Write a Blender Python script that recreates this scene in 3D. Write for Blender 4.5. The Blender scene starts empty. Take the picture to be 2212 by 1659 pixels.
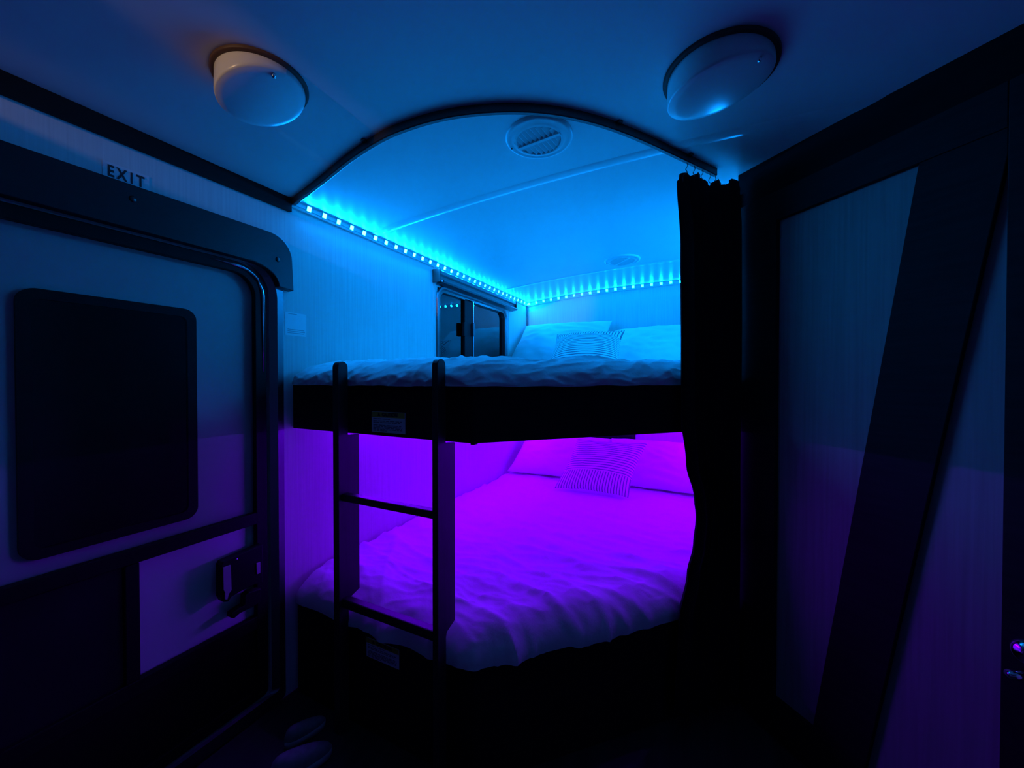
import bpy, bmesh, math, random
from mathutils import Vector, Matrix, noise

random.seed(4)
C = bpy.context.scene.collection
V = Vector

# ------------------------------------------------------------------ camera, world, exposure, lamps
FPX, YAW, PITCH = 830.0, math.radians(26.2), math.radians(0.65)
cam_data = bpy.data.cameras.new('camera')
cam_data.sensor_width = 36.0
cam_data.lens = 36.0 * FPX / 2212.0
cam_data.clip_start = 0.01
cam = bpy.data.objects.new('camera', cam_data)
C.objects.link(cam)
cam.location = (0, 0, 0)
cam.rotation_euler = (math.radians(90) - PITCH, 0, YAW)
sc = bpy.context.scene
sc.camera = cam

world = bpy.data.worlds.new('night')
world.use_nodes = True
world.node_tree.nodes['Background'].inputs[0].default_value = (0.02, 0.03, 0.06, 1)
world.node_tree.nodes['Background'].inputs[1].default_value = 0.02
sc.world = world
sc.view_settings.view_transform = 'Standard'
sc.view_settings.look = 'None'
sc.view_settings.exposure = 0.0
sc.view_settings.gamma = 1.0
sc.view_settings.use_curve_mapping = False
sc.cycles.sample_clamp_indirect = 6.0
sc.cycles.max_bounces = 10
sc.cycles.diffuse_bounces = 7
sc.cycles.caustics_reflective = False
sc.cycles.caustics_refractive = False

BLUE = (0.0010, 0.245, 1.0)
PURPLE = (0.135, 0.0, 1.0)
L_BLUE = (690.0, 260.0, 790.0, 350.0)   # left wall near the feed, back wall, partition, left wall far end
L_PURPLE = (1700.0, 450.0, 1600.0)

# two warm spots added behind the camera, aimed at a lens rim and the wall band
def warm_spot(loc, pitch, turn, cone, watts):
    l = bpy.data.lights.new('warm_spot', 'SPOT')
    l.energy = watts; l.color = (1.0, 0.62, 0.33)
    l.spot_size = math.radians(cone); l.spot_blend = 0.7; l.shadow_soft_size = 0.006
    o = bpy.data.objects.new('warm_spot', l); o.location = loc
    o.rotation_euler = (math.radians(90 - pitch), 0, math.radians(-turn)); C.objects.link(o)
warm_spot((-0.85, -1.00, 0.715), 0.3, -4.6, 11.5, 27.0)
warm_spot((-1.32, -0.55, 0.712), 4, -13, 30, 6.5)

# ------------------------------------------------------------------ measuring helpers (camera at the origin)
_F = V((-math.sin(YAW) * math.cos(PITCH), math.cos(YAW) * math.cos(PITCH), -math.sin(PITCH)))
_R = V((math.cos(YAW), math.sin(YAW), 0))
_U = _R.cross(_F)
def ray(x, y): return _F + _R * ((x - 1106) / FPX) + _U * ((829.5 - y) / FPX)
def onX(x, y, k): d = ray(x, y); return d * (k / d.x)
def onY(x, y, k): d = ray(x, y); return d * (k / d.y)
def onZ(x, y, k): d = ray(x, y); return d * (k / d.z)

XL, YB, XP = -1.467, 3.30, 0.140          # left wall, back wall, bunk-side partition
FLOOR = -1.25
def ceil_z(X): return 0.782 - 0.042 * (X + 0.2) ** 2
def onC(x, y, drop=0.0):
    p = V((0, 0, 0)); z = 0.75
    for _ in range(8):
        p = onZ(x, y, z); z = ceil_z(p.x) - drop
    return p

# ------------------------------------------------------------------ materials
def mat(name, color, rough=0.6, metal=0.0, spec=0.5, bump=None, emit=None, strength=0.0, vary=None):
    m = bpy.data.materials.new(name); m.use_nodes = True
    nt = m.node_tree; b = nt.nodes['Principled BSDF']
    b.inputs['Base Color'].default_value = (*color, 1)
    b.inputs['Roughness'].default_value = rough
    b.inputs['Metallic'].default_value = metal
    b.inputs['Specular IOR Level'].default_value = spec
    tc = nt.nodes.new('ShaderNodeTexCoord')
    if vary:                                            # (scale xyz, amount): slow tonal variation of the surface itself
        mp = nt.nodes.new('ShaderNodeMapping'); mp.inputs['Scale'].default_value = vary[0]
        nz = nt.nodes.new('ShaderNodeTexNoise'); nz.inputs['Scale'].default_value = 1.0; nz.inputs['Detail'].default_value = 4
        mr = nt.nodes.new('ShaderNodeMapRange')
        mr.inputs['From Min'].default_value = 0.3; mr.inputs['From Max'].default_value = 0.7
        mr.inputs['To Min'].default_value = 1 - vary[1]; mr.inputs['To Max'].default_value = 1 + vary[1] * 0.4
        mx = nt.nodes.new('ShaderNodeVectorMath'); mx.operation = 'SCALE'
        mx.inputs[0].default_value = color
        nt.links.new(tc.outputs['Object'], mp.inputs['Vector']); nt.links.new(mp.outputs[0], nz.inputs['Vector'])
        nt.links.new(nz.outputs['Fac'], mr.inputs['Value']); nt.links.new(mr.outputs[0], mx.inputs['Scale'])
        nt.links.new(mx.outputs[0], b.inputs['Base Color'])
    if bump:                                            # (scale xyz, strength, distance)
        mp2 = nt.nodes.new('ShaderNodeMapping'); mp2.inputs['Scale'].default_value = bump[0]
        n2 = nt.nodes.new('ShaderNodeTexNoise'); n2.inputs['Scale'].default_value = 1.0; n2.inputs['Detail'].default_value = 5
        bp = nt.nodes.new('ShaderNodeBump'); bp.inputs['Strength'].default_value = bump[1]; bp.inputs['Distance'].default_value = bump[2]
        nt.links.new(tc.outputs['Object'], mp2.inputs['Vector']); nt.links.new(mp2.outputs[0], n2.inputs['Vector'])
        nt.links.new(n2.outputs['Fac'], bp.inputs['Height']); nt.links.new(bp.outputs[0], b.inputs['Normal'])
    if emit:
        b.inputs['Emission Color'].default_value = (*emit, 1); b.inputs['Emission Strength'].default_value = strength
    return m

M_WALL = mat('linen_wallpaper', (0.74, 0.73, 0.70), 0.7, spec=0.3, vary=((150, 150, 3.0), 0.10))
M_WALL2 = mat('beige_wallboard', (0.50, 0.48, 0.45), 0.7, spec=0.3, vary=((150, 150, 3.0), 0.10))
M_CEIL = mat('ceiling_panel', (0.82, 0.82, 0.81), 0.30, spec=0.25, vary=((3, 3, 3), 0.03))
M_TRIMW = mat('pale_moulding', (0.62, 0.62, 0.60), 0.35)
M_TRIMD = mat('dark_moulding', (0.010, 0.009, 0.008), 0.6, spec=0.2)
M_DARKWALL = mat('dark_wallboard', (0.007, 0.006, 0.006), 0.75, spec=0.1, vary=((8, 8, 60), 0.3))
M_WOOD = mat('espresso_wood', (0.016, 0.014, 0.013), 0.65, spec=0.15, vary=((6, 6, 90), 0.35), bump=((10, 10, 150), 0.15, 0.001))
M_RAILW = mat('espresso_ladder_wood', (0.032, 0.026, 0.025), 0.45, spec=0.35, vary=((90, 90, 5), 0.25))
M_FLOOR = mat('dark_vinyl_floor', (0.05, 0.043, 0.036), 0.5, vary=((40, 3, 3), 0.4))
M_PLAST = mat('black_plastic', (0.022, 0.022, 0.024), 0.4, spec=0.4, bump=((350, 350, 350), 0.12, 0.0006))
M_ALU = mat('dark_aluminium', (0.16, 0.16, 0.17), 0.32, 0.9)
M_BEAD = mat('bright_aluminium', (0.75, 0.75, 0.76), 0.22, 1.0)
M_BLKM = mat('black_metal', (0.10, 0.095, 0.09), 0.30, 0.8)
M_CHROME = mat('chrome', (0.85, 0.85, 0.86), 0.12, 1.0)
M_DOORW = mat('white_door_skin', (0.78, 0.78, 0.77), 0.55, bump=((300, 300, 300), 0.1, 0.0005))
M_DPANEL = mat('pale_door_panel', (0.26, 0.25, 0.24), 0.6, vary=((120, 120, 3), 0.15))
M_GLASSD = mat('dark_door_glass', (0.006, 0.006, 0.007), 0.12, spec=0.35)
M_FABRIC = mat('white_cotton', (0.80, 0.80, 0.79), 0.85, spec=0.15, bump=((160, 160, 160), 0.2, 0.002))
M_SEER = mat('white_seersucker', (0.80, 0.80, 0.79), 0.85, spec=0.15, bump=((75, 75, 75), 0.35, 0.004))
M_CURT = mat('black_curtain_cloth', (0.012, 0.012, 0.015), 0.9, spec=0.1, bump=((400, 400, 120), 0.3, 0.001))
M_LENS = mat('frosted_lens', (0.72, 0.72, 0.70), 0.28, spec=0.5)
M_LBASE = mat('bronze_lamp_base', (0.10, 0.055, 0.04), 0.5, spec=0.3)
M_VENT = mat('white_vent_plastic', (0.72, 0.72, 0.71), 0.35)
M_DUCT = mat('dark_duct', (0.10, 0.10, 0.10), 0.8)
M_TAPE = mat('led_tape', (0.7, 0.72, 0.72), 0.4)
M_LEDB = [mat('blue_led', (0.8, 0.8, 0.8), 0.5, emit=BLUE, strength=k) for k in L_BLUE]
M_LEDP = [mat('purple_led', (0.8, 0.8, 0.8), 0.5, emit=PURPLE, strength=k) for k in L_PURPLE]
M_PAPER = mat('white_paper', (0.86, 0.86, 0.85), 0.6)
M_GREY = mat('grey_print', (0.42, 0.42, 0.42), 0.6)
M_INK = mat('black_print', (0.03, 0.03, 0.03), 0.6)
M_INK2 = mat('faded_print', (0.22, 0.22, 0.24), 0.6)
M_YEL = mat('caution_yellow', (0.55, 0.42, 0.05), 0.5)
M_STICK = mat('clear_sticker', (0.78, 0.78, 0.78), 0.35)
M_BLINDC = mat('grey_shade_cassette', (0.20, 0.20, 0.20), 0.35, spec=0.4)
M_SHOE = mat('pale_shoe', (0.25, 0.24, 0.23), 0.7, vary=((60, 60, 60), 0.2))
M_SOLE = mat('pale_rubber', (0.45, 0.45, 0.44), 0.6)
M_BLOCKER = mat('blocker_board', (0.02, 0.017, 0.014), 0.6)  # for the added box that blocks the warm spots

def glass_mat():
    m = bpy.data.materials.new('window_glass'); m.use_nodes = True
    b = m.node_tree.nodes['Principled BSDF']
    b.inputs['Base Color'].default_value = (0.35, 0.42, 0.45, 1)
    b.inputs['Roughness'].default_value = 0.02
    b.inputs['IOR'].default_value = 1.62
    b.inputs['Transmission Weight'].default_value = 1.0
    return m
M_GLASS = glass_mat()

def screen_mat(name, see, color):
    m = bpy.data.materials.new(name); m.use_nodes = True
    nt = m.node_tree; b = nt.nodes['Principled BSDF']
    b.inputs['Base Color'].default_value = (*color, 1); b.inputs['Roughness'].default_value = 0.5
    b.inputs['Specular IOR Level'].default_value = 0.25
    t = nt.nodes.new('ShaderNodeBsdfTransparent'); mx = nt.nodes.new('ShaderNodeMixShader')
    mx.inputs[0].default_value = see
    nt.links.new(b.outputs[0], mx.inputs[1]); nt.links.new(t.outputs[0], mx.inputs[2])
    nt.links.new(mx.outputs[0], nt.nodes['Material Output'].inputs[0])
    return m
M_SCREEN = screen_mat('insect_screen', 0.85, (0.02, 0.02, 0.022))
M_SCREEN2 = screen_mat('smoked_sliding_panel', 0.30, (0.02, 0.02, 0.022))

def stripe_mat():
    m = bpy.data.materials.new('striped_ticking'); m.use_nodes = True
    nt = m.node_tree; b = nt.nodes['Principled BSDF']; b.inputs['Roughness'].default_value = 0.85
    b.inputs['Specular IOR Level'].default_value = 0.15
    uv = nt.nodes.new('ShaderNodeUVMap'); uv.uv_map = 'weave'
    sp = nt.nodes.new('ShaderNodeSeparateXYZ'); nt.links.new(uv.outputs[0], sp.inputs[0])
    def op(o, a, bb):
        n = nt.nodes.new('ShaderNodeMath'); n.operation = o
        for i, q in enumerate((a, bb)):
            if isinstance(q, (int, float)): n.inputs[i].default_value = q
            else: nt.links.new(q, n.inputs[i])
        return n.outputs[0]
    band = op('GREATER_THAN', sp.outputs[1], 0.70)
    s_h = op('GREATER_THAN', op('FRACT', op('MULTIPLY', sp.outputs[1], 22.0), 0), 0.64)
    s_v = op('GREATER_THAN', op('FRACT', op('MULTIPLY', sp.outputs[0], 27.0), 0), 0.62)
    sel = op('ADD', op('MULTIPLY', s_h, op('SUBTRACT', 1.0, band)), op('MULTIPLY', s_v, band))
    mx = nt.nodes.new('ShaderNodeMix'); mx.data_type = 'RGBA'
    mx.inputs['A'].default_value = (0.80, 0.80, 0.78, 1); mx.inputs['B'].default_value = (0.20, 0.20, 0.22, 1)
    nt.links.new(sel, mx.inputs['Factor']); nt.links.new(mx.outputs['Result'], b.inputs['Base Color'])
    return m
M_STRIPE = stripe_mat()

# ------------------------------------------------------------------ mesh helpers
class MB:
    def __init__(self): self.v = []; self.f = []; self.s = []
    def add(self, vs, fs, smooth=False):
        o = len(self.v); self.v += [tuple(p) for p in vs]
        self.f += [tuple(i + o for i in q) for q in fs]; self.s += [smooth] * len(fs)
        return self
    def box(self, x0, x1, y0, y1, z0, z1):
        vs = [(x, y, z) for x in (x0, x1) for y in (y0, y1) for z in (z0, z1)]
        return self.add(vs, [(0, 1, 3, 2), (4, 6, 7, 5), (0, 4, 5, 1), (2, 3, 7, 6), (0, 2, 6, 4), (1, 5, 7, 3)])
    def hexa(self, a, b):
        """prism between two loops of equal length"""
        n = len(a)
        fs = [tuple(range(n - 1, -1, -1)), tuple(range(n, 2 * n))]
        fs += [(i, (i + 1) % n, n + (i + 1) % n, n + i) for i in range(n)]
        return self.add(list(a) + list(b), fs)
    def ring(self, oa, ia, ob, ib):
        """closed ring prism: outer/inner loops at both ends"""
        n = len(oa); fs = []
        for i in range(n):
            j = (i + 1) % n
            fs += [(i, j, n + j, n + i), (2 * n + j, 2 * n + i, 3 * n + i, 3 * n + j),
                   (i, 2 * n + i, 2 * n + j, j), (n + j, 3 * n + j, 3 * n + i, n + i)]
        return self.add(list(oa) + list(ia) + list(ob) + list(ib), fs)
    def tube(self, pts, r, n=8, cap=True, prof=None):
        pts = [V(p) for p in pts]; m = len(pts); vs = []
        for i, p in enumerate(pts):
            t = (pts[min(i + 1, m - 1)] - pts[max(i - 1, 0)]).normalized()
            up = V((0, 0, 1)) if abs(t.z) < 0.9 else V((1, 0, 0))
            a = t.cross(up).normalized(); b = a.cross(t)
            rr = r[i] if isinstance(r, (list, tuple)) else r
            if prof: vs += [p + a * q[0] + b * q[1] for q in prof]
            else: vs += [p + a * (rr * math.cos(2 * math.pi * k / n)) + b * (rr * math.sin(2 * math.pi * k / n)) for k in range(n)]
        if prof: n = len(prof)
        fs = [(i * n + k, i * n + (k + 1) % n, (i + 1) * n + (k + 1) % n, (i + 1) * n + k) for i in range(m - 1) for k in range(n)]
        if cap: fs += [tuple(range(n - 1, -1, -1)), tuple((m - 1) * n + k for k in range(n))]
        return self.add(vs, fs, prof is None)
    def lathe(self, prof, c, n=48, axis='z'):
        """prof: (radius, height) pairs round a vertical axis at c"""
        vs = []; m = len(prof); c = V(c)
        for r, h in prof:
            for k in range(n):
                a = 2 * math.pi * k / n
                q = V((r * math.cos(a), r * math.sin(a), h))
                if axis == 'x': q = V((q.z, q.x, q.y))
                if axis == 'y': q = V((q.x, q.z, q.y))
                vs.append(c + q)
        fs = [(i * n + k, i * n + (k + 1) % n, (i + 1) * n + (k + 1) % n, (i + 1) * n + k) for i in range(m - 1) for k in range(n)]
        if prof[0][0] > 1e-6: fs.append(tuple(range(n - 1, -1, -1)))
        if prof[-1][0] > 1e-6: fs.append(tuple((m - 1) * n + k for k in range(n)))
        return self.add(vs, fs, True)
    def grid(self, P, smooth=True):
        """P[i][j] -> point"""
        n, m = len(P), len(P[0]); vs = [p for row in P for p in row]
        return self.add(vs, [(i * m + j, i * m + j + 1, (i + 1) * m + j + 1, (i + 1) * m + j) for i in range(n - 1) for j in range(m - 1)], smooth)
    def build(self, name, m, parent=None, bevel=0.0, weld=False):
        me = bpy.data.meshes.new(name); me.from_pydata(self.v, [], self.f)
        bm = bmesh.new(); bm.from_mesh(me)
        if weld: bmesh.ops.remove_doubles(bm, verts=bm.verts, dist=1e-5)
        bmesh.ops.recalc_face_normals(bm, faces=bm.faces)
        bm.to_mesh(me); bm.free()
        if not weld: me.polygons.foreach_set('use_smooth', self.s)
        else: me.polygons.foreach_set('use_smooth', [any(self.s)] * len(me.polygons))
        me.materials.append(m)
        o = bpy.data.objects.new(name, me); C.objects.link(o)
        if parent:
            o.parent = parent
            o.matrix_parent_inverse = world_of(parent).inverted()
        if bevel:
            bv = o.modifiers.new('soft_edges', 'BEVEL'); bv.width = bevel; bv.segments = 2
            bv.limit_method = 'ANGLE'; bv.angle_limit = math.radians(40)
        return o

def world_of(o):
    m = Matrix.Translation(o.location) @ o.rotation_euler.to_matrix().to_4x4()
    return world_of(o.parent) @ o.matrix_parent_inverse @ m if o.parent else m
def empty(name, loc):
    o = bpy.data.objects.new(name, None); o.empty_display_size = 0.05; o.location = loc; C.objects.link(o); return o
def tag(o, label, cat, group=None):
    o['label'] = label; o['category'] = cat
    if group: o['group'] = group
    return o
def struct(o, label=None):
    o['kind'] = 'structure'
    if label: o['label'] = label
    return o
def rrect(u0, u1, v0, v1, r, k=7):
    """rounded rectangle in 2D, counter-clockwise; r may be four radii (lower-left, lower-right, upper-right, upper-left)"""
    rs = r if isinstance(r, (tuple, list)) else (r,) * 4
    out = []
    for (cu, cv, a0, rr) in ((u0, v0, 180, rs[0]), (u1, v0, 270, rs[1]), (u1, v1, 0, rs[2]), (u0, v1, 90, rs[3])):
        su = 1 if cu == u0 else -1; sv = 1 if cv == v0 else -1
        for i in range(k + 1):
            a = math.radians(a0 + 90 * i / k)
            out.append((cu + su * rr + rr * math.cos(a), cv + sv * rr + rr * math.sin(a)))
    return out
def yz(loop, x): return [(x, p[0], p[1]) for p in loop]

def text(body, size, origin, right, up, normal, m, parent, name='lettering', align='CENTER', sx=1.0, depth=0.0003):
    cu = bpy.data.curves.new(name, 'FONT'); cu.body = body; cu.size = size; cu.extrude = depth
    cu.offset = 0.0012; cu.align_x = align; cu.align_y = 'CENTER'; cu.resolution_u = 3
    cu.materials.append(m)
    o = bpy.data.objects.new(name, cu); C.objects.link(o)
    r, u, n = V(right), V(up), V(normal)
    M = Matrix((r * sx, u, n)).transposed().to_4x4(); M.translation = V(origin)
    me = bpy.data.meshes.new_from_object(o); me.transform(M); me.name = name
    bpy.data.objects.remove(o); bpy.data.curves.remove(cu)
    me.materials.clear(); me.materials.append(m)
    o = bpy.data.objects.new(name, me); C.objects.link(o)
    o.parent = parent; o.matrix_parent_inverse = world_of(parent).inverted()
    return o

# ================================================================== ROOM SHELL
# floor
struct(MB().box(-1.6, 1.0, -2.6, 3.4, FLOOR - 0.05, FLOOR).build('floor', M_FLOOR))
# crowned ceiling
xs = [-1.56 + 2.56 * i / 28 for i in range(29)]
P0 = [[(x, y, ceil_z(x)) for y in (-2.6, 3.38)] for x in xs]
P1 = [[(x, y, ceil_z(x) + 0.05) for y in (-2.6, 3.38)] for x in xs]
mb = MB().grid(P0).grid(P1)
mb.add([P0[0][0], P0[0][1], P1[0][1], P1[0][0]], [(0, 1, 2, 3)]).add([P0[-1][0], P0[-1][1], P1[-1][1], P1[-1][0]], [(0, 1, 2, 3)])
ceiling = struct(mb.build('ceiling', M_CEIL))
# ceiling battens (joint strips across the vehicle)
def batten(y, x0, x1, hw, name):
    b = MB(); n = 24
    prof = [(-hw, 0.004), (-hw * 0.8, -0.0008), (-hw * 0.25, -0.0022), (hw * 0.25, -0.0022), (hw * 0.8, -0.0008), (hw, 0.004)]
    rows = []
    for i in range(n + 1):
        x = x0 + (x1 - x0) * i / n
        rows.append([(x, y + p[0], ceil_z(x) + p[1]) for p in prof])
    return struct(b.grid(rows).build(name, M_CEIL))
yb1 = onC(1120, 405).y
yb2 = onC(1260, 592).y
batten(yb1, XL + 0.01, 0.60, 0.030, 'trim_1')
batten(yb2, XL + 0.01, XP, 0.022, 'trim_2')

# left wall with door and window openings
DY0, DY1, DZ0, DZ1 = 0.165, 0.903, -1.20, 0.430
WY0, WY1, WZ0, WZ1 = 1.935, 2.862, 0.055, 0.575
w = MB()
top = 0.76
for (y0, y1, z0, z1) in ((-2.6, DY0, FLOOR, top), (DY0, DY1, DZ1, top), (DY0, DY1, FLOOR, DZ0), (DY1, WY0, FLOOR, top),
                         (WY0, WY1, FLOOR, WZ0), (WY0, WY1, WZ1, top), (WY1, YB + 0.05, FLOOR, top)):
    w.box(XL - 0.05, XL, y0, y1, z0, z1)
struct(w.build('wall_left', M_WALL))
struct(MB().box(XL - 0.05, XP + 0.9, YB, YB + 0.05, FLOOR, 0.80).build('wall_back', M_WALL))
struct(MB().box(0.955, 1.0, -2.6, 3.3, FLOOR, 0.80).build('wall_right', M_WALL2))
struct(MB().box(-1.56, 1.0, -2.6, -2.55, FLOOR, 0.80).build('wall_front', M_WALL2))
# partition between bunks and washroom
PY = 1.70
struct(MB().box(XP, XP + 0.03, PY, YB, FLOOR, 0.80).build('wall_partition', M_WALL))

# corner mouldings
struct(MB().box(XL, XL + 0.016, -2.5, 0.985, 0.662, 0.716).build('trim_3', M_TRIMD, bevel=0.003))
struct(MB().box(XL, XL + 0.010, 0.985, YB, 0.684, 0.718).build('trim_4', M_TRIMW, bevel=0.002))
b = MB(); rows = []
for i in range(25):
    x = XL + (XP - XL) * i / 24; z = ceil_z(x)
    rows.append([(x, YB, z - 0.034), (x, YB - 0.010, z - 0.034), (x, YB - 0.010, z), (x, YB, z)])
struct(b.grid(rows, False).build('trim_5', M_TRIMW))
struct(MB().box(XL, XL + 0.016, YB - 0.016, YB, -0.1, 0.69).build('trim_6', M_BLINDC, bevel=0.003))
for yy, nm in ((1.905, 'trim_7'), (2.915, 'trim_8')):
    struct(MB().box(XL, XL + 0.003, yy - 0.006, yy + 0.006, 0.0, 0.69).build(nm, M_WALL))

# ================================================================== ENTRANCE DOOR (left wall)
d1 = struct(empty('door_1', (XL, 0.53, DZ0)), 'entrance door with black screen door closed in front of a white slab')
# frame round the opening
fo = rrect(DY0 - 0.05, DY1 + 0.049, DZ0 - 0.045, DZ1 + 0.05, (.02, .02, 0.13, 0.13))
fi = rrect(DY0 + 0.004, DY1 - 0.002, DZ0 + 0.004, DZ1 - 0.004, (.015, .015, 0.115, 0.115))
MB().ring(yz(fo, XL - 0.0), yz(fi, XL - 0.0), yz(rrect(DY0 - 0.045, DY1 + 0.045, DZ0 - 0.042, DZ1 + 0.045, (.02, .02, 0.12, 0.12)), XL + 0.012),
          yz(rrect(DY0 + 0.0, DY1 + 0.022, DZ0 + 0.0, DZ1 + 0.0, (.015, .015, 0.12, 0.12)), XL + 0.012)).build('door_frame', M_ALU, d1)
# header trim with rounded corner
def header_loop():
    L = [(DY0 - 0.12, 0.424), (0.80, 0.424)]
    for i in range(9):
        a = math.radians(90 - 90 * i / 8); L.append((0.80 + 0.118 * math.cos(a), 0.306 + 0.118 * math.sin(a) if False else 0.355 + 0.069 * math.sin(a)))
    L += [(0.918, 0.352), (0.977, 0.346)]
    for i in range(9):
        a = math.radians(0 + 90 * i / 8); L.append((0.972 - 0.085 + 0.085 * math.cos(a), 0.462 + 0.085 * math.sin(a)))
    L += [(DY0 - 0.12, 0.547)]
    return L
hl = header_loop()
h_o = MB().hexa(yz(hl, XL + 0.001), yz(hl, XL + 0.034)).build('header_trim', M_PLAST, d1, bevel=0.005)
for (px, py) in ((600, 561), (287, 430)):
    p = onX(px, py, XL + 0.034)
    MB().lathe([(0.0, 0.0035), (0.006, 0.003), (0.009, 0.0)], (XL + 0.034, p.y, p.z), 16, 'x').build('screw_cap', M_BLKM, h_o)
# main slab behind the screen door
XS = XL - 0.036
so = rrect(DY0 - 0.01, DY1 + 0.01, DZ0 - 0.01, DZ1 + 0.01, (.02, .02, 0.11, 0.11))
slab = MB().hexa(yz(so, XS - 0.035), yz(so, XS)).build('door_slab', M_DOORW, d1)
q = [onX(30, 627, XS), onX(423, 664, XS), onX(421, 1113, XS), onX(36, 1222, XS)]
gy0, gy1 = (q[0].y + q[3].y) / 2, (q[1].y + q[2].y) / 2
gz0, gz1 = (q[2].z + q[3].z) / 2, (q[0].z + q[1].z) / 2
MB().ring(yz(rrect(gy0, gy1, gz0, gz1, 0.035), XS), yz(rrect(gy0 + 0.025, gy1 - 0.025, gz0 + 0.025, gz1 - 0.025, 0.02), XS),
          yz(rrect(gy0, gy1, gz0, gz1, 0.035), XS + 0.012), yz(rrect(gy0 + 0.025, gy1 - 0.025, gz0 + 0.025, gz1 - 0.025, 0.02), XS + 0.012)).build('window_frame', M_TRIMD, slab)
gl = rrect(gy0 + 0.02, gy1 - 0.02, gz0 + 0.02, gz1 - 0.02, 0.02)
MB().hexa(yz(gl, XS + 0.001), yz(gl, XS + 0.006)).build('window_pane', M_GLASSD, slab)
# screen door
X0, X1 = XL - 0.024, XL - 0.002
sd_o = rrect(DY0 + 0.008, DY1 - 0.012, DZ0 + 0.01, DZ1 - 0.012, (.02, .02, 0.105, 0.105))
sd_i = rrect(DY0 + 0.045, DY1 - 0.052, DZ0 + 0.05, DZ1 - 0.05, (.015, .015, 0.075, 0.075))
scr = MB().ring(yz(sd_o, X0), yz(sd_i, X0), yz(sd_o, X1), yz(sd_i, X1)).build('screen_door', M_TRIMD, d1, bevel=0.003)
bd_o = rrect(DY0 + 0.022, DY1 - 0.024, DZ0 + 0.024, DZ1 - 0.026, 0.093)
bd = [V((X1 + 0.001, p[0], p[1])) for p in bd_o[16:24]]; bd = [V((X1 + 0.001, bd[0].y, 0.03))] + [p for p in bd if p.z > 0.2] + [V((X1 + 0.001, 0.71, bd_o[23][1]))]
MB().tube(bd, [0.001] + [0.0065] * (len(bd) - 2) + [0.001], 8, True).build('bead', M_BEAD, scr)
zb1t = (onX(0, 1270, X1).z + onX(569, 1105, X1).z) / 2; zb1b = (onX(0, 1311, X1).z + onX(569, 1129, X1).z) / 2
zb2t = (onX(303, 1470, X1).z + onX(543, 1336, X1).z) / 2; zb2b = onX(303, 1502, X1).z
yv0, yv1 = onX(270, 1300, X1).y, onX(303, 1300, X1).y
Yin0, Yin1 = DY0 + 0.04, DY1 - 0.05
MB().box(X0, X1, Yin0, Yin1, zb1b, zb1t).build('cross_bar', M_TRIMD, scr, bevel=0.003)
MB().box(X0, X1, Yin0, Yin1, zb2b, zb2t).build('cross_bar', M_TRIMD, scr, bevel=0.003)
MB().box(X0, X1, yv0, yv1, zb2t, zb1b).build('center_bar', M_TRIMD, scr, bevel=0.003)
MB().box(X0 + 0.010, X0 + 0.0112, Yin0, Yin1, zb1t - 0.002, DZ1 - 0.045).build('screen_mesh', M_SCREEN, scr)
MB().box(X0 + 0.008, X0 + 0.011, Yin0, yv0, zb2t - 0.002, zb1b + 0.002).build('sliding_panel', M_SCREEN2, scr)
MB().box(X0 + 0.006, X0 + 0.012, Yin0, Yin1, DZ0 + 0.045, zb2b + 0.002).build('kick_plate', M_TRIMD, scr)
# latch: black housing with two pale flaps, and a hooked lever below
def py(px, py_): p = onX(px, py_, X1 + 0.03); return (p.y, p.z)
Lh = [py(478, 1222), py(482, 1214), py(568, 1176), py(568, 1258), py(548, 1264), py(520, 1278), py(500, 1290), py(494, 1300), py(483, 1301), py(478, 1292)]
latch = MB().hexa(yz(Lh, X1 - 0.004), yz(Lh, X1 + 0.030)).build('latch', M_TRIMD, scr, bevel=0.003)
fl = [py(481, 1226), py(497, 1220), py(499, 1274), py(493, 1282), py(490, 1294), py(485, 1294), py(485, 1279), py(482, 1274)]
MB().hexa(yz(fl, X1 + 0.029), yz(fl, X1 + 0.034)).build('latch_handle', M_SOLE, latch)
fl = [py(553, 1217), py(561, 1214), py(561, 1237), py(554, 1240)]
MB().hexa(yz(fl, X1 + 0.029), yz(fl, X1 + 0.034)).build('latch_button', M_SOLE, latch)
p = py(511, 1208)
MB().lathe([(0.0, 0.002), (0.003, 0.0015), (0.004, 0.0)], (X1 + 0.030, p[0], p[1]), 12, 'x').build('screw', M_CHROME, latch)
fl = [py(528, 1274), py(533, 1284), py(534, 1283), py(545, 1268), py(543, 1264)]
Lv = [py(531, 1288), py(540, 1280), py(566, 1272), py(566, 1300), py(548, 1312), py(520, 1326), py(508, 1337), py(501, 1336), py(502, 1326), py(516, 1316), py(530, 1308)]
MB().hexa(yz(Lv, X1 - 0.004), yz(Lv, X1 + 0.026)).build('lower_lever', M_TRIMD, scr, bevel=0.003)

# EXIT sticker
ex = empty('exit_sticker', (XL, 0.5, 0.555))
tag(ex, 'clear sticker with black EXIT letters on the wall above the entrance door', 'sticker')
e0, e1 = onX(221, 368, XL), onX(322, 395, XL)
eb = onX(222, 384, XL).z
MB().box(XL + 0.0002, XL + 0.0009, e0.y, e1.y, 0.549, 0.600).build('backing', M_STICK, ex)
for ch, px in zip('EXIT', (239, 263, 284, 303)):
    yy = onX(px, 385, XL).y
    text(ch, 0.043, (XL + 0.0013, yy, 0.575), (0, 1, 0), (0, 0, 1), (1, 0, 0), M_INK, ex, 'letter', sx=0.68)

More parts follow.
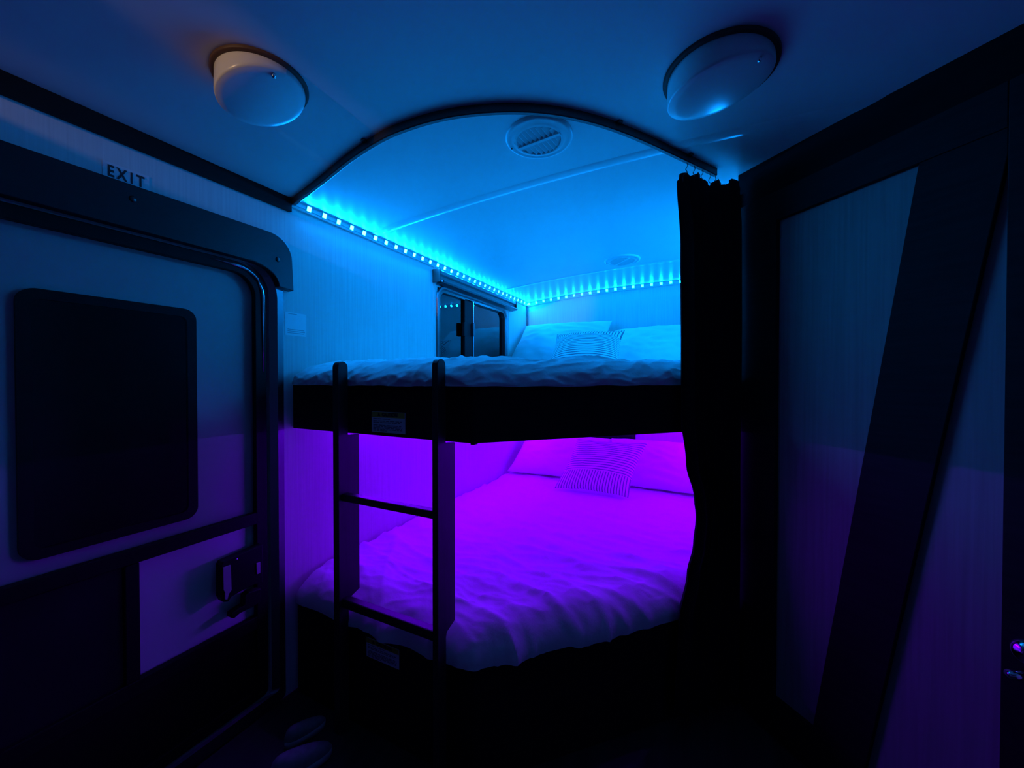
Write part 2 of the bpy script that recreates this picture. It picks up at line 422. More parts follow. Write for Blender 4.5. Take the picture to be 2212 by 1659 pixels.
# paper notice beside the frame (its square code is left out)
nt_ = empty('paper_notice', (XL, 1.0, 0.17))
tag(nt_, 'small white paper notice on wall above the upper bunk end, beside the door frame', 'notice')
MB().box(XL + 0.0003, XL + 0.001, 0.962, 1.052, 0.176, 0.268).build('sheet', M_PAPER, nt_)
tl = MB()
for k, (a, bb, zz) in enumerate(((0.975, 1.012, 0.262), (0.972, 1.043, 0.200), (0.972, 1.046, 0.193), (0.972, 1.040, 0.186))):
    tl.box(XL + 0.001, XL + 0.0013, a, bb, zz - 0.0012, zz + 0.0012)
tl.build('print_lines', M_GREY, nt_)['kind'] = 'stuff'

# ================================================================== WINDOW over the upper bunk
w1 = struct(empty('window_1', (XL, 2.4, WZ0)), 'dark two-pane sliding window above the upper bunk')
fy0, fy1, fz0, fz1 = 1.920, 2.876, 0.040, 0.590
def rr(d, r): return rrect(fy0 + d, fy1 - d, fz0 + d, fz1 - d, r)
MB().ring(yz(rr(0, .085), XL), yz(rr(.03, .06), XL), yz(rr(0.004, .08), XL + 0.012), yz(rr(.016, .07), XL + 0.012)).build('window_frame', M_ALU, w1)
MB().ring(yz(rr(.012, .075), XL - 0.045), yz(rr(.045, .05), XL - 0.045), yz(rr(.012, .075), XL + 0.004), yz(rr(.040, .05), XL + 0.004)).build('window_frame', M_BLKM, w1)
ym0, ym1 = onX(1003, 700, XL).y, onX(1022, 700, XL).y
MB().box(XL - 0.03, XL + 0.004, ym0, ym1 - 0.012, fz0 + 0.03, fz1 - 0.03).build('mullion', M_TRIMD, w1, bevel=0.003)
MB().box(XL - 0.03, XL + 0.008, ym1 - 0.010, ym1, fz0 + 0.03, fz1 - 0.03).build('mullion', M_BEAD, w1, bevel=0.003)
MB().box(XL - 0.018, XL - 0.013, fy0 + 0.02, ym0 + 0.02, fz0 + 0.03, fz1 - 0.03).build('window_pane', M_GLASS, w1)
MB().box(XL - 0.026, XL - 0.021, ym0 + 0.02, fy1 - 0.03, fz0 + 0.03, fz1 - 0.03).build('window_pane', M_GLASS, w1)
l0, l1 = onX(1000, 697, XL), onX(1000, 726, XL)
MB().box(XL, XL + 0.02, l0.y - 0.012, l0.y + 0.02, l1.z, l0.z).build('window_latch', M_TRIMD, w1, bevel=0.003)
l0, l1 = onX(1022, 699, XL), onX(1022, 727, XL)
MB().box(XL, XL + 0.02, l0.y - 0.028, l0.y, l1.z, l0.z).build('window_latch', M_ALU, w1, bevel=0.003)

# shade cassette over it
sh = empty('window_shade', (XL, 2.42, 0.585))
tag(sh, 'rolled-up grey window shade in its cassette above the dark window', 'blind')
sy0, sy1 = 1.895, 2.955
def prof(y, pts): return [(XL + a, y, z) for a, z in pts]
cas = [(0.001, 0.655), (0.040, 0.668), (0.052, 0.660), (0.052, 0.640), (0.038, 0.632), (0.034, 0.618), (0.040, 0.606), (0.001, 0.600)]
MB().hexa(prof(sy0, cas), prof(sy1, cas)).build('cassette', M_BLINDC, sh, bevel=0.002)
low = [(0.006, 0.604), (0.058, 0.610), (0.062, 0.600), (0.056, 0.590), (0.006, 0.584)]
MB().hexa(prof(sy0 + 0.028, low), prof(sy1 + 0.012, low)).build('bottom_rail', M_ALU, sh, bevel=0.002)
for a, bb in ((sy0 - 0.010, sy0), (sy1, sy1 + 0.008)):
    MB().box(XL + 0.001, XL + 0.056, a, bb, 0.590, 0.670).build('end_cap', M_BLKM, sh, bevel=0.002)
MB().lathe([(0.0, 0.006), (0.006, 0.004), (0.007, 0.0)], (XL + 0.056, sy0 + 0.012, 0.598), 12, 'x').build('pin', M_VENT, sh)

# ================================================================== BUNKS
XC, YF = -0.620, 0.990                       # clipped corner of the bunks: front edge Y = YF, then 45 degrees back
XR = XP - 0.004
def front_y(x): return YF if x < XC else YF + (x - XC)
def band(z0, z1, xl, thick=0.02):
    """front board and 45-degree board"""
    a = MB().box(xl, XC, YF, YF + thick, z0, z1)
    e = MB()
    k = thick * math.tan(math.radians(22.5)); yR = YF + (XR - XC)
    lo = [(XC, YF), (XR, yR), (XR, yR + thick * 1.414), (XC - k, YF + thick)]
    lo = [(XC, YF), (XR, yR), (XR, yR + thick * 1.414), (XC, YF + thick * 1.414)]
    e.hexa([(x, y, z0) for x, y in lo], [(x, y, z1) for x, y in lo])
    return a, e
def outline(inset_l=0.0, inset=0.0):
    yR = YF + (XR - XC)
    return [(XL + inset_l, YF + inset), (XC, YF + inset), (XR - inset, yR + inset), (XR - inset, YB - 0.004), (XL + inset_l, YB - 0.004)]

ub = empty('upper_bunk_frame', (-0.7, 2.1, -0.19))
tag(ub, 'dark wooden upper bunk frame with clipped corner spanning wall to wall', 'bunk bed')
a, e = band(-0.194, -0.020, XL + 0.004)
a.build('front_board', M_WOOD, ub, bevel=0.002); e.build('corner_board', M_WOOD, ub, bevel=0.002)
o = outline(0.004, 0.024)
MB().hexa([(x, y, -0.150) for x, y in o], [(x, y, -0.130) for x, y in o]).build('deck_board', M_TRIMW, ub)
MB().box(XC - 0.007, XC + 0.007, YF - 0.003, YF + 0.02, -0.198, -0.186).build('corner_cap', M_WOOD, ub, bevel=0.002)

lb = empty('lower_bunk_base', (-0.7, 2.1, FLOOR))
tag(lb, 'dark lower bunk base box reaching down to the floor', 'bunk bed')
a, e = band(FLOOR + 0.001, -0.885, XL + 0.024)
a.build('front_board', M_WOOD, lb, bevel=0.002); e.build('corner_board', M_WOOD, lb, bevel=0.002)
o = outline(0.024, 0.024)
MB().hexa([(x, y, -0.94) for x, y in o], [(x, y, -0.92) for x, y in o]).build('deck_board', M_WOOD, lb)

def fbm(x, y, z=0.0, o=3):
    t, a, s = 0.0, 1.0, 0.0
    for _ in range(o):
        t += a * noise.noise(V((x, y, z))); s += a; a *= 0.5; x *= 2.03; y *= 2.03; z += 7.1
    return t / s
def ridge(x, y, z=0.0): return 1.0 - 2.0 * abs(noise.noise(V((x, y, z))))

def crease(x, y, z=0.0): return (1.0 - abs(noise.noise(V((x, y, z))))) ** 5

def soft_front(x):                             # front line of the bedding with a rounded corner
    k = 0.010; t = (x - XC) / k
    return YF - 0.011 + k * (math.log1p(math.exp(min(t, 40))) if t < 40 else t)

def duvet(name, parent, z_top, z_bot, r, ry, amp, fold, seed, back_y, m, crest=0.0):
    nx, nf, nt = 230, 34, 150
    x0, x1 = XL + 0.006, XR - 0.004
    rows = []
    for i in range(nx + 1):
        x = x0 + (x1 - x0) * i / nx
        yf = soft_front(x)
        dy = (soft_front(x + 0.004) - soft_front(x - 0.004)) / 0.008
        nrm = V((dy, -1, 0)).normalized()
        el = min(1.0, (x - x0) / 0.045)         # shoulder next to the left wall
        shoulder = math.sqrt(max(0.0, 1 - (1 - el) ** 2))
        lump = amp * fbm(x * 4.2, seed, 0, 2)
        zt = z_top + lump + crest * fbm(x * 2.2 + 5, seed + 3, 0, 1)
        row = []
        zb = z_bot + 0.006 * fbm(x * 9, seed + 9)
        vert = (zt - r) - zb
        for j in range(nf + nt + 1):
            if j <= nf:
                s = j / nf; tot = vert + r * math.pi / 2; d = s * tot
                if d < vert: y_off, z, tilt = 0.0, zb + d, 0.0
                else:
                    a_ = (d - vert) / r; y_off, z, tilt = ry * (1 - math.cos(a_)), zb + vert + r * math.sin(a_), a_ / (math.pi / 2)
                swell = 0.004 * math.sin(math.pi * min(1.0, s * 1.25)) * (1 - tilt * 0.7)
                dist = d
            else:
                t = (j - nf) / nt; t = t ** 1.35
                y_off, z, tilt, swell = ry + (back_y - yf - ry) * t, zt, 1.0, 0.0
                dist = vert + r * math.pi / 2 + y_off - ry
                z -= lump * min(1.0, t * 3.0) * 0.7
            y = yf + y_off
            near = 1.0 / (1.0 + 1.2 * max(0.0, y_off - 0.3))
            wr = fold(x, y, dist, tilt, seed) * (0.35 + 0.65 * near)
            if tilt < 0.5: wr = max(wr, -0.004)
            pn = (nrm * (1 - tilt) + V((0, 0, 1)) * tilt)
            p = V((x, y, z)) + pn * (wr + swell)
            p += V((-nrm.x * 0, 0, 0))
            if tilt > 0 or True:
                hgt = p.z - zb
                p.z = zb + hgt * (0.25 + 0.75 * shoulder) if j > 2 else p.z
                p.y += (1 - shoulder) * 0.035 * (1 - tilt)
            p.x = min(max(p.x, x0), XR - 0.001)
            row.append(p)
        rows.append(row)
    return MB().grid(rows).build(name, m, parent)

def fold_upper(x, y, d, tilt, sd):
    g = d * 1.0 - x * 0.5
    w = 0.010 * ridge(x * 5.0 + d * 4.0, d * 7.0 - x * 2.0, sd)
    w += 0.009 * crease(x * 4.0 + d * 9.0, d * 9.0 - x * 5.0, sd + 4) - 0.004
    w += 0.007 * crease(x * 9 - y * 3, d * 14 + x * 3, sd + 2) - 0.003
    w += 0.006 * crease(x * 13 + d * 21, d * 19 - x * 11, sd + 6) - 0.002
    w += 0.004 * crease(x * 22 - d * 14, d * 30 + x * 9, sd + 1) - 0.001
    w += 0.002 * fbm(x * 40, d * 40, sd, 2)
    return w
def fold_lower(x, y, d, tilt, sd):
    g = x * 0.30 + y
    w = 0.009 * ridge(x * 1.6 - y * 0.5, g * 7.0 + 0.5 * noise.noise(V((x * 2, y * 2, 1))), sd)
    w += 0.012 * crease(x * 1.3 + 0.6 * noise.noise(V((x * 2, y * 2, 8))), g * 7.5, sd + 3) - 0.005
    w += 0.008 * crease(x * 2.6 + y, (y - x * 0.12) * 13, sd + 5) - 0.003
    w += 0.005 * crease(x * 6 + 2 * y, (y + x * 0.3) * 11, sd + 6) - 0.002
    w += 0.0045 * crease(x * 10 + y * 6, (y - x * 0.2) * 27, sd + 2) - 0.001
    diag = max(0.0, min(1.0, (-0.50 - x) / 0.5))            # pull folds fanning out from the ladder side
    w += 0.018 * diag * (crease((x * 1.0 + y * 0.8) * 4.2, (x - y * 0.6) * 1.0, sd + 8) - 0.4)
    w += 0.0015 * fbm(x * 40, y * 40, sd, 2)
    return w

um = empty('upper_mattress', (-0.7, 2.1, -0.13))
tag(um, 'upper bunk mattress covered by a crumpled white duvet under blue light', 'mattress')
o = outline(0.05, 0.24)
MB().hexa([(x, y, -0.128) for x, y in o], [(x, y, 0.005) for x, y in o]).build('mattress_core', M_FABRIC, um)
duvet('duvet', um, 0.070, -0.021, 0.080, 0.20, 0.018, fold_upper, 2.3, YB - 0.01, M_SEER, 0.008)
lm = empty('lower_mattress', (-0.7, 2.1, -0.92))
tag(lm, 'lower bunk mattress under a wrinkled white duvet in purple light', 'mattress')
MB().hexa([(x, y, -0.918) for x, y in outline(0.05, 0.22)], [(x, y, -0.83) for x, y in outline(0.05, 0.22)]).build('mattress_core', M_FABRIC, lm)
duvet('duvet', lm, -0.775, -0.886, 0.105, 0.16, 0.012, fold_lower, 6.7, YB - 0.01, M_SEER, 0.0)

# ---------------------------------------------------------------- pillows
def pillow(name, BL, BR, TL, thick, m, label, cat, seed, corner=0.05, wr=0.006, flip=False, flange=0.0, group=None):
    BL, BR, TL = V(BL), V(BR), V(TL)
    ex_, ey_ = BR - BL, TL - BL; n_ = ex_.cross(ey_).normalized()
    if n_.y > 0: n_ = -n_
    n = 44
    cen = (BR + TL) / 2
    front, back = [], []
    for i in range(n + 1):
        fr, bk = [], []
        for j in range(n + 1):
            u, v = -1 + 2 * i / n, -1 + 2 * j / n
            uu = u * (1 - corner * (1 - v * v) * (0.4 + 0.6 * abs(u))) ; vv = v * (1 - corner * 1.3 * (1 - u * u) * (0.4 + 0.6 * abs(v)))
            edge = 0.03 * (noise.noise(V((u * 3, v * 3, seed))))
            uu += edge * 0.4 * u * u; vv += edge * v * v
            vf = (v * (1 - 0) + 1) / 2
            fv = 1 - v * v
            if flange and (v if not flip else -v) > 1 - 2 * flange: fv = 0.0
            elif flange:
                w_ = (v if not flip else -v); w_ = -1 + 2 * (w_ + 1) / (2 - 2 * flange); fv = 1 - w_ * w_
            prof_ = max(0.0, (1 - u ** 2)) ** 0.50 * max(0.0, fv) ** 0.46
            base = cen + ex_ * (uu / 2) + ey_ * (vv / 2)
            w1 = wr * (ridge(u * 2.6 + seed, v * 3.5 + u, seed) + 0.5 * fbm(u * 6, v * 6, seed))
            h = thick / 2 * prof_ + w1 * min(1, prof_ * 1.5) + 0.0015
            fr.append(base + n_ * h); bk.append(base - n_ * (thick / 2 * prof_ * 0.9 + 0.0015))
        front.append(fr); back.append(bk)
    b = MB().grid(front).grid(back)
    N = n + 1; off = N * N
    bd_ = [(i, 0) for i in range(N)] + [(n, j) for j in range(1, N)] + [(i, n) for i in range(n - 1, -1, -1)] + [(0, j) for j in range(n - 1, 0, -1)]
    idx = [i * N + j for i, j in bd_]
    b.f += [(idx[k], idx[(k + 1) % len(idx)], off + idx[(k + 1) % len(idx)], off + idx[k]) for k in range(len(idx))]; b.s += [True] * len(idx)
    o = b.build(name, m)
    uvl = o.data.uv_layers.new(name='weave')
    for lp in o.data.loops:
        k = lp.vertex_index % off; u, v = (k // N) / n, (k % N) / n
        uvl.data[lp.index].uv = (u, 1 - v if flip else v)
    # origin at its own base
    o.data.transform(Matrix.Translation(-cen)); o.location = cen
    tag(o, label, cat, group)
    return o

pillow('pillow', (-1.435, 2.76, 0.085), (-0.66, 2.78, 0.085), (-1.44, 3.22, 0.490), 0.15, M_FABRIC,
       'white pillow on the upper bunk leaning in the corner beside the window', 'pillow', 1.2, wr=0.010)
pillow('pillow', (-0.63, 2.78, 0.085), (0.10, 2.76, 0.085), (-0.64, 3.22, 0.405), 0.15, M_FABRIC,
       'white pillow on the upper bunk against back wall, half hidden by the curtain', 'pillow', 5.1, wr=0.010)
pillow('striped_cushion', (-0.99, 2.58, 0.088), (-0.475, 2.58, 0.088), (-1.0, 2.80, 0.350), 0.20, M_STRIPE,
       'striped cushion on the upper bunk, its upright-stripe band at the top', 'cushion', 2.2, 0.09, 0.003, False, 0.06)
pillow('pillow', (-1.42, 2.80, -0.748), (-0.66, 2.82, -0.748), (-1.41, 3.18, -0.490), 0.17, M_FABRIC,
       'white pillow on the lower bunk lying against the left wall corner', 'pillow', 8.3, wr=0.008)
pillow('pillow', (-0.63, 2.80, -0.750), (0.09, 2.76, -0.750), (-0.655, 3.18, -0.480), 0.17, M_FABRIC,
       'white pillow on the lower bunk right of the striped cushion, below the dark back window', 'pillow', 9.9, wr=0.010)
cb = [onZ(1195, 1055, -0.757), onZ(1357, 1076, -0.757)]
tl_ = onY(1247, 947, cb[0].y + 0.30)
pillow('striped_cushion', cb[0], cb[1], tl_, 0.15, M_STRIPE,
       'striped cushion tilted on the lower bunk, its upright-stripe band at the bottom', 'cushion', 3.7, 0.09, 0.003, True, 0.0)

# small dark window behind the lower pillows
w2 = struct(empty('window_2', (-0.72, YB, -0.62)), 'dark window in the back wall behind the lower bunk pillows')
wx1 = onY(1373, 945, YB).x
def xzl(loop, y): return [(p[0], y, p[1]) for p in loop]
wr_ = lambda d, r: rrect(-1.02 + d, wx1 - d, -0.66 + d, -0.26 - d, r)
MB().ring(xzl(wr_(0, .02), YB - 0.001), xzl(wr_(.03, .015), YB - 0.001), xzl(wr_(0, .02), YB - 0.014), xzl(wr_(.03, .015), YB - 0.014)).build('window_frame', M_TRIMD, w2)
MB().hexa(xzl(wr_(.025, .015), YB - 0.001), xzl(wr_(.025, .015), YB - 0.006)).build('window_pane', M_GLASSD, w2)
struct(MB().box(-0.345, -0.335, YB - 0.003, YB, -0.75, -0.2).build('trim_9', M_WALL))

# ---------------------------------------------------------------- ladder
ld = empty('bunk_ladder', (-0.9, 0.96, FLOOR))
tag(ld, 'dark wooden ladder with two rungs hooked in front of both bunks', 'ladder')
LF = 0.930
for xa, xb, yt in ((719.5, 731.5, 775), (933.5, 945.5, 768)):
    pa, pb = onY(xa, 1100, LF).x, onY(xb, 1100, LF).x
    zt = onY((xa + xb) / 2 + 12, yt, LF).z
    yb0, yb1, yb2_ = LF, 0.972, 1.021
    # side outline in (y, z): rounded top, notch at the boards
    Lp = [(yb0, FLOOR + 0.002), (yb1, FLOOR + 0.002), (yb1, -0.800), (yb1 + 0.004, -0.786), (yb2_, -0.772), (yb2_, -0.200), (yb1, -0.197), (yb1, zt - 0.034)]
    rr_ = 0.021
    for k in range(9):
        t_ = math.radians(180 * k / 8); Lp.append(((yb0 + yb1) / 2 + rr_ * math.cos(t_), zt - 0.029 + rr_ * math.sin(t_)))
    MB().hexa([(pa, y, z) for y, z in Lp], [(pb, y, z) for y, z in Lp]).build('side_rail', M_RAILW, ld, bevel=0.002)
xa, xb = onY(731.5, 1100, LF).x, onY(933.5, 1100, LF).x
for yt, yb_ in ((1104.5, 1122), (1364, 1386)):
    z1 = onY(933, yt, LF + 0.012).z; z0 = onY(933, yb_, LF + 0.012).z
    MB().box(xa - 0.004, xb + 0.004, LF + 0.012, 0.972, z0, z1).build('rung', M_RAILW, ld, bevel=0.004)

# ---------------------------------------------------------------- caution labels
def caution(x0, x1, z0, z1, label):
    o = empty('caution_label', ((x0 + x1) / 2, YF, z0)); tag(o, label, 'label', 'caution labels on the bunk boards')
    y = YF - 0.0012; zs = z1 - (z1 - z0) * 0.27
    MB().box(x0, x1, y, YF - 0.0002, z0, z1).build('backing', M_STICK, o)
    MB().box(x0 + 0.001, x1 - 0.001, y - 0.0004, y, zs, z1 - 0.001).build('yellow_band', M_YEL, o)
    cx = (x0 + x1) / 2; zc = (zs + z1) / 2
    text('CAUTION', 0.0155, (cx + 0.008, y - 0.0008, zc), (1, 0, 0), (0, 0, 1), (0, -1, 0), M_INK, o)
    MB().hexa([(cx - 0.048, y - 0.0005, zc - 0.005), (cx - 0.034, y - 0.0005, zc - 0.005), (cx - 0.041, y - 0.0005, zc + 0.007)],
              [(cx - 0.048, y - 0.0010, zc - 0.005), (cx - 0.034, y - 0.0010, zc - 0.005), (cx - 0.041, y - 0.0010, zc + 0.007)]).build('warning_triangle', M_INK, o)
    t = MB(); rnd = random.Random(5); h = zs - z0
    for fr_, l in ((0.90, .6), (0.76, .95), (0.66, .9), (0.47, .95), (0.38, .97), (0.29, .95), (0.20, .96), (0.11, .5)):
        x = x0 + 0.008
        while x < x0 + (x1 - x0) * l - 0.008:
            wd = rnd.uniform(0.008, 0.022); xe = min(x + wd, x0 + (x1 - x0) * l - 0.006)
            t.box(x, xe, y - 0.0003, y, z0 + h * fr_ - 0.0016, z0 + h * fr_ + 0.0016); x += wd + 0.0035
    t.build('print_lines', M_INK2, o)['kind'] = 'stuff'
caution(-1.034, -0.883, -0.182, -0.111, 'caution label with yellow band on the upper bunk front board')
caution(-1.064, -0.913, -0.983, -0.915, 'dim caution label with yellow band on the lower bunk front board')

# ================================================================== LED STRIPS
LED_ME = None
def chip_mesh(name, sx, sy, sz, m):
    b = MB().box(-sx, sx, -sy, sy, -sz, sz); o = b.build(name, M_TAPE); me = o.data
    me.materials.append(m)                       # only the phosphor window in front gives off light
    for p in me.polygons:
        if p.normal.x > 0.9: p.material_index = 1
    bpy.data.objects.remove(o); return me
def strip(root, me, pts, rot):
    for p in pts:
        c = bpy.data.objects.new('led', me); c.location = p; c.rotation_euler = (0, math.radians(20), rot)
        C.objects.link(c); c.parent = root; c.matrix_parent_inverse = world_of(root).inverted()
me_b = [chip_mesh('led', 0.0025, 0.0090, 0.0090, k) for k in M_LEDB]
s1 = empty('led_strip', (XL, 2.1, 0.70))
tag(s1, 'glowing blue LED strip along the left wall under the ceiling above window', 'LED strip', 'blue LED strips round the upper bunk')
MB().box(XL + 0.010, XL + 0.0125, 1.005, YB - 0.012, 0.6955, 0.7075).build('tape', M_TAPE, s1)
strip(s1, me_b[0], [V((XL + 0.0155, 1.057 + 0.0717 * i, 0.7015)) for i in range(15)], 0)
strip(s1, me_b[3], [V((XL + 0.0155, 1.057 + 0.0717 * i, 0.7015)) for i in range(15, 32)], 0)
s2 = empty('led_strip', (-0.7, YB, 0.75))
tag(s2, 'glowing blue LED strip along the back wall under the ceiling', 'LED strip', 'blue LED strips round the upper bunk')
rows = []
for i in range(25):
    x = XL + 0.014 + (XP - 0.01 - XL - 0.014) * i / 24; z = ceil_z(x) - 0.014
    rows.append([(x, YB - 0.010, z - 0.006), (x, YB - 0.0125, z - 0.006), (x, YB - 0.0125, z + 0.006), (x, YB - 0.010, z + 0.006), (x, YB - 0.010, z - 0.006)])
MB().grid(rows, False).build('tape', M_TAPE, s2)
strip(s2, me_b[1], [V((XL + 0.030 + 0.0717 * i, YB - 0.0155, ceil_z(XL + 0.03 + 0.0717 * i) - 0.014)) for i in range(22)], math.radians(-90))
# purple strip tucked under the upper bunk deck
me_p = [chip_mesh('led', 0.0025, 0.0065, 0.0055, k) for k in M_LEDP]
s3 = empty('led_strip', (-0.7, YB, -0.165))
tag(s3, 'purple LED strip hidden under the upper bunk above the lower pillows', 'LED strip')
MB().box(XL + 0.02, XP - 0.02, YB - 0.004, YB - 0.001, -0.178, -0.166).build('tape', M_TAPE, s3)
strip(s3, me_p[1], [V((XL + 0.05 + 0.075 * i, YB - 0.007, -0.172)) for i in range(20)], math.radians(-90))

s4 = empty('led_strip', (XL, 2.1, -0.165))
tag(s4, 'purple LED strip hidden under the upper bunk along the left wall', 'LED strip')
MB().box(XL + 0.001, XL + 0.004, 1.2, YB - 0.03, -0.178, -0.166).build('tape', M_TAPE, s4)
strip(s4, me_p[0], [V((XL + 0.007, 1.25 + 0.075 * i, -0.172)) for i in range(27)], 0)

# the same strips go on along the partition, behind the curtain
s5 = empty('led_strip', (XP, 2.5, 0.755))
tag(s5, 'glowing blue LED strip along the partition behind the curtain', 'LED strip', 'blue LED strips round the upper bunk')
zq = ceil_z(XP) - 0.014
MB().box(XP - 0.0045, XP - 0.002, 1.82, YB - 0.02, zq - 0.006, zq + 0.006).build('tape', M_TAPE, s5)
strip(s5, me_b[2], [V((XP - 0.0075, 1.86 + 0.0717 * i, zq)) for i in range(12)], math.pi)
s6 = empty('led_strip', (XP, 2.5, -0.165))
tag(s6, 'purple LED strip hidden under the upper bunk along the partition', 'LED strip')
MB().box(XP - 0.004, XP - 0.001, 1.85, YB - 0.03, -0.178, -0.166).build('tape', M_TAPE, s6)
strip(s6, me_p[2], [V((XP - 0.007, 1.88 + 0.075 * i, -0.172)) for i in range(18)], math.pi)

# ================================================================== CEILING LIGHTS AND VENTS
def ceiling_light(c, R, tx, ty, label, sw_ang):
    """bronze base flush with the crowned ceiling; deep opal lens whose face sags to one side"""
    cx, cy, zl = c
    o = empty('ceiling_light', (cx, cy, zl)); tag(o, label, 'ceiling light', 'round ceiling lights before the bunks')
    n = 72
    def loop(r, f):
        return [(cx + r * math.cos(2 * math.pi * k / n), cy + r * math.sin(2 * math.pi * k / n),
                 f(r * math.cos(2 * math.pi * k / n), r * math.sin(2 * math.pi * k / n))) for k in range(n + 1)]
    ce = lambda d: (lambda u, v: ceil_z(cx + u) - d)
    pl = lambda d: (lambda u, v: zl + tx * u + ty * v - d)
    MB().grid([loop(R * 1.08, ce(-0.002)), loop(R * 1.08, ce(0.004)), loop(R * 1.07, ce(0.007)), loop(R * 1.0, ce(0.008)), loop(R * 0.95, ce(0.006))]).build('base', M_LBASE, o)
    rows = [loop(R * 0.985, ce(0.004)), loop(R * 0.992, pl(-0.006)), loop(R * 0.992, pl(-0.003)), loop(R * 0.98, pl(0.0015)), loop(R * 0.955, pl(0.004))]
    for q in (0.85, 0.7, 0.5, 0.3, 0.12, 0.004): rows.append(loop(R * 0.955 * q, pl(0.004 + 0.009 * (1 - q * q))))
    MB().grid(rows).build('lens', M_LENS, o)
    a = math.radians(sw_ang); u, v = R * 0.86 * math.cos(a), R * 0.86 * math.sin(a)
    MB().lathe([(0.0, -0.006), (0.004, -0.005), (0.005, 0.004)], (cx + u, cy + v, pl(0.008)(u, v)), 12).build('switch', M_CHROME, o)
p1 = onC(566, 211, 0.040)
ceiling_light((p1.x, p1.y, p1.z), 0.098, 0.28, 0.12, 'round ceiling light with opal lens and warm-lit rim, near the entrance door', -15)
p2 = onC(1552, 192, 0.042)
ceiling_light((p2.x, p2.y, p2.z), 0.122, 0.16, 0.14, 'round ceiling light with opal lens, dim in shadow near the curtain', -40)

def vent(cx, cy, bar_ang, R, label):
    cz = ceil_z(cx)
    o = empty('ceiling_vent', (cx, cy, cz - 0.01)); tag(o, label, 'vent', 'round ceiling vents above upper bunk')
    ri = R * 0.66
    MB().lathe([(R, 0.003), (R, -0.003), (R * 0.97, -0.008), (R * 0.90, -0.010), (R * 0.86, -0.0075), (R * 0.76, -0.0105), (R * 0.68, -0.013), (ri, -0.011), (ri, 0.006)], (cx, cy, cz), 64).build('flange', M_VENT, o)
    MB().lathe([(ri, 0.005), (ri, 0.0035), (0.0, 0.0035)], (cx, cy, cz - 0.0045), 40).build('duct', M_DUCT, o)
    a = math.radians(bar_ang); t = V((math.cos(a), math.sin(a), 0)); q = V((-math.sin(a), math.cos(a), 0)); c = V((cx, cy, cz - 0.010))
    up = V((0, 0, 1))
    def bx(p, l, w_, z0, z1): return [p + t * l[0] + q * w_[0] + up * z0, p + t * l[1] + q * w_[0] + up * z0, p + t * l[1] + q * w_[1] + up * z0, p + t * l[0] + q * w_[1] + up * z0], [p + t * l[0] + q * w_[0] + up * z1, p + t * l[1] + q * w_[0] + up * z1, p + t * l[1] + q * w_[1] + up * z1, p + t * l[0] + q * w_[1] + up * z1]
    A, B = bx(c, (-ri * 1.06, ri * 1.06), (-0.006, 0.006), -0.005, 0.004)
    MB().hexa(A, B).build('center_bar', M_VENT, o, bevel=0.001)
    nb = 9
    for k in range(nb):
        u = -ri + 2 * ri * (k + 0.5) / nb
        hl_ = math.sqrt(max(0.0, ri * ri - u * u))
        if hl_ < 0.012: continue
        for s in (1, -1):
            lo, hi = (0.004, hl_) if s > 0 else (-hl_, -0.004)
            p = c + t * u
            # slanted blade
            dx = 0.011
            A = [p + t * (-dx) + q * lo + up * -0.002, p + t * (-dx + 0.0015) + q * lo + up * -0.003, p + t * (-dx + 0.0015) + q * hi + up * -0.003, p + t * (-dx) + q * hi + up * -0.002]
            B = [p + t * (0.004) + q * lo + up * 0.0075, p + t * (0.0055) + q * lo + up * 0.0075, p + t * (0.0055) + q * hi + up * 0.0075, p + t * (0.004) + q * hi + up * 0.0075]
            MB().hexa(A, B).build('louver_blade', M_VENT, o)
    MB().lathe([(0.0, -0.002), (0.003, -0.0015), (0.003, 0.0)], c + V((-R * 0.9, 0.0, 0.0)), 10).build('screw', M_BLKM, o)
p = onC(1164, 297); vent(p.x, p.y, -6, 0.108, 'larger-looking round white ceiling vent just behind the curved curtain rail')
p = onC(1344, 561); vent(p.x, p.y, -48, 0.112, 'round white ceiling vent far back near the back wall LEDs')

# ================================================================== CURTAIN RAIL AND CURTAIN
rail_px = [(634, 437), (700, 386), (760, 338), (830, 294), (900, 266), (970, 248), (1040, 239), (1110, 236), (1180, 240), (1250, 252), (1320, 272), (1390, 300), (1450, 328), (1500, 352), (1545, 374)]
rp = [onC(x, y, 0.013) for x, y in rail_px]
def catmull(P, k=6):
    out = []
    for i in range(len(P) - 1):
        a, b_, c, d = P[max(i - 1, 0)], P[i], P[i + 1], P[min(i + 2, len(P) - 1)]
        for s in range(k):
            t = s / k
            out.append(0.5 * ((2 * b_) + (c - a) * t + (2 * a - 5 * b_ + 4 * c - d) * t * t + (3 * b_ - a - 3 * c + d) * t ** 3))
    return out + [P[-1]]
rc = catmull(rp)
cr = empty('curtain_rail', (rp[7].x, rp[7].y, rp[7].z))
tag(cr, 'black bent curtain rail curving across the ceiling before the upper bunk', 'curtain rail')
pf = [(-0.008, -0.010), (-0.005, -0.012), (0.005, -0.012), (0.008, -0.010), (0.008, 0.0125), (-0.008, 0.0125)]
MB().tube(rc, 0, prof=pf).build('track', M_BLKM, cr)
